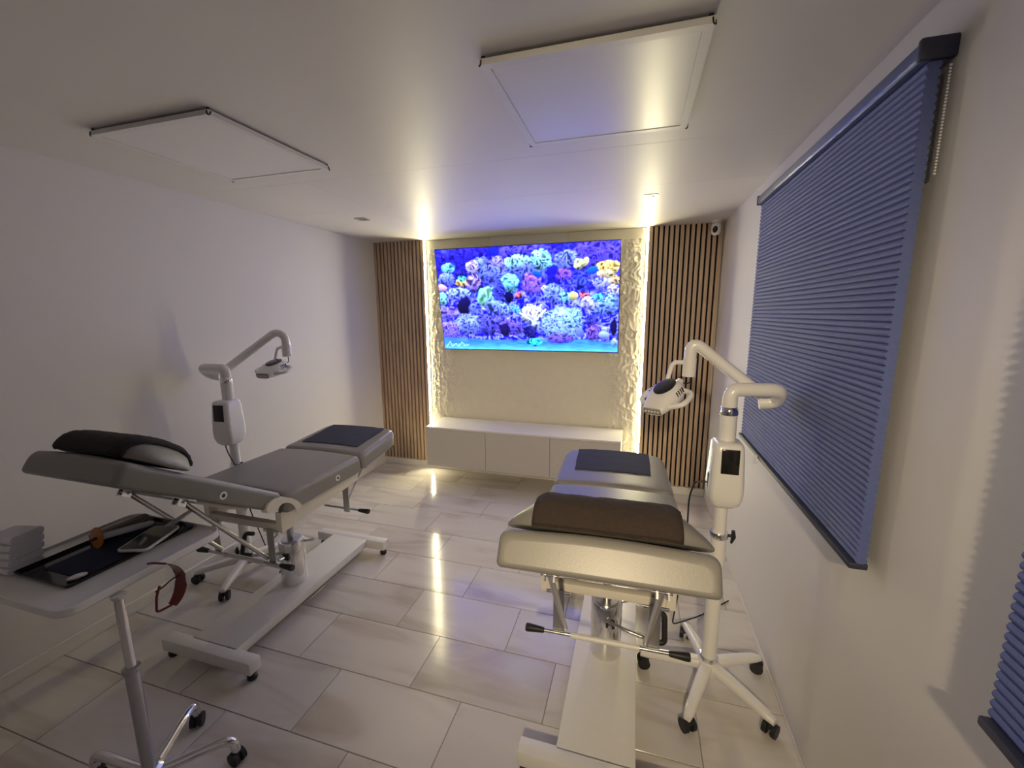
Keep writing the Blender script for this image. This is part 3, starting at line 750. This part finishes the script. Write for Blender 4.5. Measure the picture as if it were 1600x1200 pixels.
BKL, LGL = bed((-1.800, 1.718, 0), 0.0, 0.775, 'grey treatment bed on a white base standing along the left wall', 0)
BKR, LGR = bed((-0.072, 1.695, 0), math.radians(1.7), 0.753, 'grey treatment bed seen from its head end, beside the blind', 1)
head_cushion(BKL, 'grey head cushion on the left bed, under a blackish towel')
head_cushion(BKR, 'grey head cushion on the right bed, under a brown towel')
towel(BKL, -0.175, 0.20, 'towel_dark', 'blackish towel draped over the head cushion of the left bed', 3)
towel(BKR, -0.165, 0.165, 'towel_brown', 'dark brown terry towel draped over the head cushion of the right bed', 5)
mat_cloth(LGL, -0.215, 0.195, 0.085, 0.385, 'navy cloth mat on the leg rest of the left bed', 2)
mat_cloth(LGR, -0.195, 0.190, 0.145, 0.400, 'navy cloth mat on the leg rest of the right bed', 6)

# ------------------------------------------------------------------ whitening lamps on star bases
def lamp(loc, a0, box_rz, arm1, arm2, bracket, head_back, head_front, head_up, label, cable):
    t = thing('whitening_lamp', label, 'lamp', loc, 0, 'white tooth whitening lamps on star bases')
    hub = MB().lathe([(0.030, 0.070), (0.044, 0.074), (0.046, 0.110), (0.038, 0.128), (0.036, 0.135)], n=28).build('hub', 'white_enamel', t)
    MB().lathe([(0.0365, 0.128), (0.0385, 0.130), (0.0385, 0.142), (0.032, 0.145)], n=28).build('hub_ring', 'chrome', hub)
    for k in range(5):
        a = math.radians(a0+72*k); dx, dy = math.cos(a), math.sin(a); px, py = -dy, dx
        secs = []
        for i in range(9):
            q = i/8; rr = 0.030+0.246*q; hw = 0.0255-0.006*q; zt_ = 0.122-0.030*q-0.010*q*q; zb_ = zt_-0.044+0.012*q
            if i == 8: hw *= 0.7; zt_ -= 0.008
            sec = []
            for (cx_, cz_) in rrect(2*hw, zt_-zb_, 0.014 if i < 8 else 0.011, n=3, cy=(zt_+zb_)/2):
                sec.append((rr*dx+cx_*px, rr*dy+cx_*py, cz_))
            secs.append(sec)
        lg = MB().loft(secs).build('leg', 'white_enamel', t)
        cxx, cyy = 0.262*dx, 0.262*dy
        cm = MB()
        b_ = a+1.1+0.7*k; wx, wy = math.cos(b_), math.sin(b_)
        for s in (-1, 1): cm.cyl((cxx+s*0.008*wx, cyy+s*0.008*wy, 0.026), (cxx+s*0.024*wx, cyy+s*0.024*wy, 0.026), 0.026, n=18)
        cm.cyl((cxx, cyy, 0.030), (cxx, cyy, 0.066), 0.008, n=10); cm.box((cxx-0.016, cyy-0.016, 0.030), (cxx+0.016, cyy+0.016, 0.054), bev=0.006)
        cm.build('caster', 'black_rubber', lg)
    MB().cyl((0, 0, 0.13), (0, 0, 0.700), 0.030, n=26).build('lower_pole', 'white_enamel', t)
    cl = MB().lathe([(0.0335, 0.690), (0.0345, 0.692), (0.0345, 0.712), (0.0335, 0.714)], n=26).build('clamp_ring', 'chrome', t)
    MB().tube([(0.032, -0.004, 0.702), (0.050, -0.006, 0.704)], 0.006, n=10).rings([(0.050, -0.006, 0.726), (0.053, -0.006, 0.700), (0.046, -0.006, 0.672)], [0.007, 0.009, 0.004], 10).build('clamp_knob', 'black_rubber', cl)
    MB().cyl((0, 0, 0.70), (0, 0, 0.88), 0.0245, n=24).build('inner_pole', 'white_enamel', t)
    # control box
    Rb = Matrix.Rotation(box_rz, 4, 'Z')
    secs = []
    prof = [(0.838, 0.018, 0.030, 0.0), (0.842, 0.036, 0.045, 0.0), (0.856, 0.050, 0.056, 0.0), (0.885, 0.059, 0.064, 0.0), (0.92, 0.0605, 0.067, 0.0), (0.98, 0.0575, 0.066, 0.0), (1.06, 0.0535, 0.062, 0.0), (1.088, 0.0515, 0.058, 0.0), (1.098, 0.0470, 0.052, 0.0), (1.102, 0.039, 0.044, 0.0)]
    for (z, hw, hd, o_) in prof:
        secs.append([(p[0], p[1]-0.018, z) for p in rrect(2*hw, 2*hd, min(0.022, hw*0.8), n=5)])
    bx = MB().loft(secs).xf(Rb).build('control_box', 'white_enamel', t, angle=50)
    Ms = Rb @ Matrix.Translation((0.002, -0.0822, 1.036)) @ Matrix.Rotation(math.radians(-3), 4, 'X')
    MB().box((-0.031, -0.004, -0.047), (0.031, 0.006, 0.047), M=Ms, bev=0.002).build('display', 'screen_off', bx)
    MB().box((-0.061, -0.030, 0.905), (-0.053, 0.000, 0.965), M=Rb, bev=0.003).build('power_socket', 'black_rubber', bx)
    MB().cyl((0, 0, 1.095), (0, 0, 1.205), 0.0305, n=26).build('upper_pole', 'white_enamel', t)
    MB().lathe([(0.0312, 1.200), (0.0325, 1.203), (0.0300, 1.228), (0.027, 1.231)], n=26).build('swivel_ring', 'chrome', t)
    MB().tube(arm1, 0.0265, 0.045, n=18, seg=8).build('lower_arm', 'white_enamel', t)
    MB().tube(arm2, 0.0235, 0.055, n=18, seg=8).build('upper_arm', 'white_enamel', t)
    e = Vector(arm2[-1]); e0 = Vector(arm2[-2]); dr = (e-e0).normalized()
    MB().cyl(e-dr*0.07, e+dr*0.004, 0.0265, n=20).build('arm_collar', 'white_enamel', t)
    MB().tube(bracket, 0.0095, 0.022, n=12).build('head_bracket', 'white_enamel', t)
    # the head
    bkv, fr = Vector(head_back), Vector(head_front); fw = (fr-bkv).normalized(); upv = Vector(head_up); upv = (upv-fw*upv.dot(fw)).normalized(); sd = fw.cross(upv)
    Lh = (fr-bkv).length
    M = Matrix(((sd.x, fw.x, upv.x, bkv.x), (sd.y, fw.y, upv.y, bkv.y), (sd.z, fw.z, upv.z, bkv.z), (0, 0, 0, 1)))
    secs = []
    for (q, hw, hh, zo) in ((0.0, 0.016, 0.012, 0.0), (0.03, 0.030, 0.022, 0.0), (0.15, 0.053, 0.034, 0.002), (0.35, 0.066, 0.041, 0.004), (0.6, 0.066, 0.037, 0.001), (0.82, 0.056, 0.027, -0.005), (0.95, 0.049, 0.020, -0.008), (1.0, 0.046, 0.018, -0.009)):
        sec = []
        for j in range(28):
            a = 2*math.pi*j/28; c_, s_ = math.cos(a), math.sin(a)
            sec.append((hw*math.copysign(abs(c_)**0.65, c_), q*Lh, zo+hh*math.copysign(abs(s_)**0.75, s_)))
        secs.append(sec)
    hd = MB().loft(secs).xf(M).build('lamp_head', 'white_enamel', t, angle=70)
    MB().box((-0.040, Lh-0.004, -0.022), (0.040, Lh+0.003, 0.005), M=M, bev=0.006, seg=3).build('light_window', 'lamp_window', hd)
    for i in range(5):
        x = -0.028+0.014*i
        MB().cyl(M @ Vector((x, Lh+0.002, -0.008)), M @ Vector((x, Lh+0.006, -0.008)), 0.0048, 0.004, n=12).build('light_emitter', 'led_lens', hd)
    o_ = MB().lathe([(1.0, 0), (1.0, 0.10), (0.85, 0.22), (0.45, 0.30), (0.01, 0.33)], n=30); o_.xf(M @ Matrix.Translation((0, 0.40*Lh, 0.0385)) @ Matrix.Rotation(math.radians(-4), 4, 'X') @ Matrix.Diagonal((0.042, 0.052, 0.022, 1))); o_.build('oval_cover', 'black_gloss', hd)
    for s in (-1, 1):
        MB().tube([(s*0.055, 0.20*Lh, 0), (s*0.098, 0.26*Lh, -0.002), (s*0.104, 0.66*Lh, -0.006), (s*0.050, 0.80*Lh, -0.006)], 0.0105, 0.028, n=12).xf(M).build('handle', 'white_enamel', hd)
        for k in range(4):
            q = 0.30+0.07*k
            MB().box((s*0.0655-0.002, q*Lh-0.002, 0.000), (s*0.0655+0.002, q*Lh+0.002, 0.020), M=M @ Matrix.Rotation(-s*0.12, 4, 'Y')).build('vent_slot', 'black_rubber', hd)
    MB().rings([bkv-fw*0.030, bkv-fw*0.018, bkv+fw*0.008], [0.012, 0.017, 0.017], 16).build('head_joint', 'white_enamel', hd)
    MB().tube([Vector(e)+Vector((0.004, 0, 0.004)), Vector(e)+Vector((0.010, 0, -0.035)), bkv+Vector((0.014, 0.010, 0.006)), bkv-fw*0.01], 0.0026, 0.02, n=8).build('head_cable', 'black_rubber', t)
    MB().tube(cable, 0.0035, 0.04, n=8).build('power_cable', 'black_rubber', t)
    return t

RX, RY = 0.358, 1.740
lamp((RX, RY, 0), 107-4, 0.0,
     [(0, 0, 1.225), (0, 0, 1.298), (0.178, 0.030, 1.298), (0.186, 0.095, 1.240), (0.125, 0.100, 1.232)],
     [(0.165, 0.105, 1.238), (-0.138, 0.110, 1.478), (-0.140, 0.110, 1.332)],
     [(-0.140, 0.110, 1.385), (-0.205, 0.105, 1.385), (-0.225, 0.085, 1.308), (-0.180, 0.090, 1.296)],
     (-0.185, 0.085, 1.294), (-0.285, -0.045, 1.212), (0.0, 0.1, 1.0),
     'white whitening lamp with star base and bent arm standing in front of the navy blind',
     [(-0.060, -0.015, 0.925), (-0.105, -0.02, 0.925), (-0.118, 0.02, 0.84), (-0.112, 0.05, 0.55), (-0.13, 0.20, 0.10), (0.02, 0.42, 0.006), (0.20, 0.60, 0.006)])
LX, LY = -2.262, 1.820
lamp((LX, LY, 0), 220, math.radians(8),
     [(0, 0, 1.225), (0, 0, 1.282), (-0.178, 0.00, 1.282), (-0.190, 0.060, 1.228), (-0.125, 0.075, 1.220)],
     [(-0.165, 0.080, 1.222), (0.135, 0.250, 1.482), (0.190, 0.265, 1.458), (0.192, 0.265, 1.335)],
     [(0.192, 0.265, 1.390), (0.120, 0.265, 1.382), (0.110, 0.255, 1.320), (0.125, 0.235, 1.292)],
     (0.150, 0.270, 1.280), (0.165, 0.095, 1.240), (0.0, 0.1, 1.0),
     'white whitening lamp on a star base standing between the left bed and the wall',
     [(0.010, -0.062, 0.850), (0.020, -0.060, 0.800), (0.050, -0.03, 0.68), (0.045, 0.02, 0.40), (-0.05, 0.18, 0.05), (-0.15, 0.30, 0.006), (-0.22, 0.50, 0.006)])

# ------------------------------------------------------------------ instrument trolley
ZT = 0.765
def trolley():
    px, py = -1.490, 0.765
    t = thing('tray_trolley', 'white tray table on a chrome column with casters in the left foreground', 'trolley', (px, py, 0))
    x0, x1, y0, y1 = -1.985-px, -1.500-px, 0.636-py, 1.125-py
    poly = rrect(x1-x0, y1-y0, 0.045, n=7, cx=(x0+x1)/2, cy=(y0+y1)/2)
    def ring(d, z): 
        cx_, cy_ = (x0+x1)/2, (y0+y1)/2
        return [(p[0]+math.copysign(d, p[0]-cx_)*-1, p[1]+math.copysign(d, p[1]-cy_)*-1, z) for p in poly]
    m = MB(); m.loft([ring(0.006, ZT-0.022), ring(0.0, ZT-0.016), ring(0.0, ZT+0.006), ring(0.003, ZT+0.008), ring(0.006, ZT+0.006), ring(0.010, ZT)], True, True)
    m.build('tray_top', 'white_enamel', t)
    MB().lathe([(0.0145, ZT-0.034), (0.018, ZT-0.030), (0.020, ZT-0.021)], n=22).build('top_flange', 'chrome', t)
    MB().cyl((0, 0, 0.400), (0, 0, ZT-0.022), 0.0135, n=22).build('upper_column', 'chrome', t)
    MB().cyl((0, 0, 0.070), (0, 0, 0.480), 0.0190, n=24).build('lower_column', 'steel', t)
    MB().lathe([(0.022, 0.474), (0.024, 0.478), (0.024, 0.490), (0.014, 0.494)], n=24).build('collar', 'steel', t)
    MB().lathe([(0.030, 0.060), (0.036, 0.064), (0.036, 0.100), (0.024, 0.110)], n=26).build('hub', 'steel', t)
    for k in range(5):
        a = math.radians(41+72*k); dx, dy = math.cos(a), math.sin(a)
        R = 0.235
        lg = MB().tube([(0.02*dx, 0.02*dy, 0.082), (R*0.80*dx, R*0.80*dy, 0.104), (R*dx, R*dy, 0.096), (R*1.02*dx, R*1.02*dy, 0.052)], 0.0150, 0.03, n=16).build('leg', 'chrome', t)
        cx_, cy_ = R*1.02*dx, R*1.02*dy
        b_ = a+0.8+k; wx, wy = math.cos(b_), math.sin(b_)
        cm = MB()
        for s in (-1, 1): cm.cyl((cx_+s*0.006*wx, cy_+s*0.006*wy, 0.025), (cx_+s*0.020*wx, cy_+s*0.020*wy, 0.025), 0.025, n=18)
        cm.box((cx_-0.014, cy_-0.014, 0.028), (cx_+0.014, cy_+0.014, 0.054), bev=0.006)
        cm.build('caster', 'black_rubber', lg)
trolley()
# black instrument tray
ZB = ZT+0.0003
bx0, bx1, by0, by1 = -1.890, -1.625, 0.715, 1.110
t = thing('instrument_tray', 'black rectangular instrument tray lying on the white tray table', 'tray', ((bx0+bx1)/2, (by0+by1)/2, ZB))
hx, hy = (bx1-bx0)/2, (by1-by0)/2
m = MB()
def rg(d, z): return [(p[0]*(1-d/hx), p[1]*(1-d/hy), z) for p in rrect(2*hx, 2*hy, 0.012, n=4)]
m.loft([rg(0.006, 0), rg(0.0, 0.012), rg(0.002, 0.013), rg(0.010, 0.003)], True, True).build('tray_shell', 'black_gloss', t)
MB().box((-0.075, -0.15, 0.0032), (0.105, 0.15, 0.0052), bev=0.001).build('tray_liner', 'navy_cloth', t)
ZI = ZB+0.0054
# napkins, four folded ones in a leaning stack
nap0 = None
for k in range(5):
    M = Matrix.Translation((-1.938+0.0015*k, 0.748+0.002*k, ZT+0.0005+k*0.0252)) @ Matrix.Rotation(math.radians(4+2*k), 4, 'Z')
    m = MB(); secs = []
    for i in range(9):
        x = -0.047+0.094*i/8
        secs.append([(x, p[0], p[1]) for p in rrect(0.092, 0.0240+0.001*math.sin(i*1.3+k), 0.010, n=3, cy=0.012)])
    o = m.loft(secs).xf(M).build('folded_napkin', 'napkin', angle=60)
    tag(o, ('lowest', 'second lowest', 'middle', 'second highest', 'topmost')[k]+' of the white folded napkins stacked beside the black tray', 'napkin', 'folded white napkins')
# curing light: white pen, orange shield
def curing():
    t = thing('curing_light', 'white pen-shaped curing light with a round orange shield on the black tray', 'curing light', (-1.79, 0.95, ZI))
    a = Vector((-0.012, -0.050, 0.039)); b = Vector((0.000, 0.115, 0.0135))
    d = (b-a).normalized()
    MB().rings([a, a+d*0.01, a+(b-a)*0.5, b-d*0.01, b], [0.010, 0.0115, 0.0125, 0.012, 0.008], 18).build('handpiece', 'white_enamel', t)
    M = Matrix.Translation(a-d*0.006) @ d.to_track_quat('Z', 'Y').to_matrix().to_4x4()
    s = MB(); s.lathe([(0.037, 0.0), (0.038, 0.002), (0.037, 0.004), (0.012, 0.006), (0.011, 0.006)], n=30); s.xf(M); s.build('orange_shield', 'orange_shield', t)
    MB().rings([a-d*0.030+Vector((0, 0, -0.006)), a-d*0.006], [0.004, 0.006], 12).build('light_tip', 'black_gloss', t)
curing()
o = MB().box((-0.014, -0.09, 0), (0.014, 0.09, 0.030), M=Matrix.Translation((-1.862, 1.000, ZI)) @ Matrix.Rotation(math.radians(-3), 4, 'Z'), bev=0.002, seg=1).build('narrow_box', 'kraft', smooth=False)
tag(o, 'narrow greyish brown box at the wall side of the black tray', 'box')
o = MB().tube([(-1.838, 0.90, ZI+0.0085), (-1.830, 1.00, ZI+0.0085), (-1.828, 1.07, ZI+0.0085)], 0.008, 0.02, n=12).build('black_instrument', 'black_gloss')
tag(o, 'thin black instrument lying beside the white curing light', 'instrument')
o = MB().lathe([(0.012, 0.0), (0.016, 0.003), (0.016, 0.008), (0.010, 0.012), (0.001, 0.0125)], n=22).xf(Matrix.Translation((-1.665, 0.762, ZB+0.0035)) @ Matrix.Rotation(math.radians(70), 4, 'Z') @ Matrix.Diagonal((1.5, 0.75, 0.9, 1))).build('cotton_pad', 'napkin')
tag(o, 'small oval white pad in the near corner of the black tray', 'pad')
# hand mirror
def hand_mirror():
    t = thing('hand_mirror', 'white-rimmed rectangular hand mirror lying on the tray edge', 'mirror', (-1.672, 0.978, ZT+0.0145))
    M = Matrix.Rotation(math.radians(20), 4, 'Z')
    w_, h_ = 0.105, 0.170
    def rq(w, h, r_, z): return [(p[0], p[1], z) for p in rrect(w, h, r_, n=5)]
    m = MB(); m.loft([rq(w_-0.004, h_-0.004, 0.016, 0), rq(w_, h_, 0.018, 0.003), rq(w_, h_, 0.018, 0.008), rq(w_-0.006, h_-0.006, 0.015, 0.010), rq(w_-0.010, h_-0.010, 0.013, 0.0085)]).xf(M).build('frame', 'white_enamel', t)
    m = MB(); m.loft([rq(w_-0.012, h_-0.012, 0.012, 0.0086), rq(w_-0.012, h_-0.012, 0.012, 0.0094)]).xf(M).build('glass', 'mirror', t)
    m = MB(); m.loft([[(p[0], 0.080+0.140*q, p[1]) for p in rrect(0.026-0.006*q, 0.010, 0.0045, n=3, cy=0.005)] for q in (0, 0.25, 0.5, 0.75, 0.95, 1.0)]).xf(M).build('grip', 'white_enamel', t)
hand_mirror()
# red goggles, hooked by one temple over the rim of the tray table
def goggles():
    t = thing('protective_goggles', 'translucent red protective goggles hanging from the rim of the tray table', 'goggles', (-1.492, 0.872, 0.700))
    secs = []
    for i in range(21):            # the curved visor, its length running up and down
        q = -1+2*i/20; a = q*math.radians(66)
        y, z = 0.062*math.cos(a)-0.010, 0.082*math.sin(a)
        hw = 0.027-0.009*q*q
        if abs(q) < 0.12: hw -= 0.004
        n_ = Vector((0, math.cos(a), math.sin(a)))
        x0 = 0.030
        secs.append([(x0-hw, y, z), (x0-hw, y+0.0022*n_.y, z+0.0022*n_.z), (x0+hw, y+0.0022*n_.y, z+0.0022*n_.z), (x0+hw, y, z)])
    MB().loft(secs).build('visor', 'red_plastic', t)
    # upper temple reaches back over the rim, lower one is folded in
    MB().tube([(0.030, 0.016, 0.076), (0.012, 0.004, 0.0815), (-0.010, 0.000, 0.0810), (-0.024, -0.004, 0.0780)], 0.0034, 0.012, n=8).build('temple', 'red_plastic', t)
    MB().tube([(0.030, 0.014, -0.075), (0.026, -0.030, -0.072), (0.024, -0.022, -0.020), (0.024, -0.008, 0.010)], 0.0040, 0.012, n=8).build('temple', 'red_plastic', t)
    MB().tube([(0.030, 0.051, 0.012), (0.022, 0.030, 0.008), (0.020, 0.000, -0.004), (0.018, -0.020, -0.006)], 0.0025, 0.012, n=8).build('nose_bridge', 'black_rubber', t)
goggles()

# ------------------------------------------------------------------ the lit spotlight behind the place the picture is taken from
def spotlight():
    p = Vector((0.02, -1.20, 2.130)); aim = Vector((-0.15, 1.80, 0.95))
    t = thing('ceiling_spotlight', 'lit warm ceiling spotlight turned towards the right bed', 'spotlight', (p.x, p.y, H))
    d = (aim-p).normalized(); M = Matrix.Translation(p-Vector((p.x, p.y, H))) @ d.to_track_quat('-Z', 'Y').to_matrix().to_4x4()
    MB().lathe([(0.045, 0), (0.045, -0.018), (0.040, -0.022), (0.010, -0.024)], n=26).build('ceiling_rose', 'white_steel', t)
    MB().tube([(0, 0, -0.02), (0, 0, -0.10)], 0.008, n=10).build('stem', 'white_steel', t)
    MB().lathe([(0.030, 0.075), (0.046, 0.065), (0.050, 0.0), (0.050, -0.045), (0.046, -0.045), (0.044, -0.010), (0.002, -0.008)], n=30).xf(M).build('lamp_can', 'white_steel', t)
    mat('lamp_glow', (0.9, 0.9, 0.9), 0.5, emit=(REAR_COL, 8.0))
    MB().lathe([(0.042, -0.012), (0.040, -0.016), (0.020, -0.020), (0.001, -0.021)], n=26).xf(M).build('bulb', 'lamp_glow', t)
    ld = bpy.data.lights.new('spot_beam', 'SPOT'); ld.energy = ROOM_LIGHT; ld.color = REAR_COL
    ld.spot_size = math.radians(60); ld.spot_blend = 0.9; ld.shadow_soft_size = 0.045
    lo = bpy.data.objects.new('spot_beam', ld); C.objects.link(lo); lo.parent = t
    lo.matrix_local = M @ Matrix.Translation((0, 0, -0.05))
spotlight()
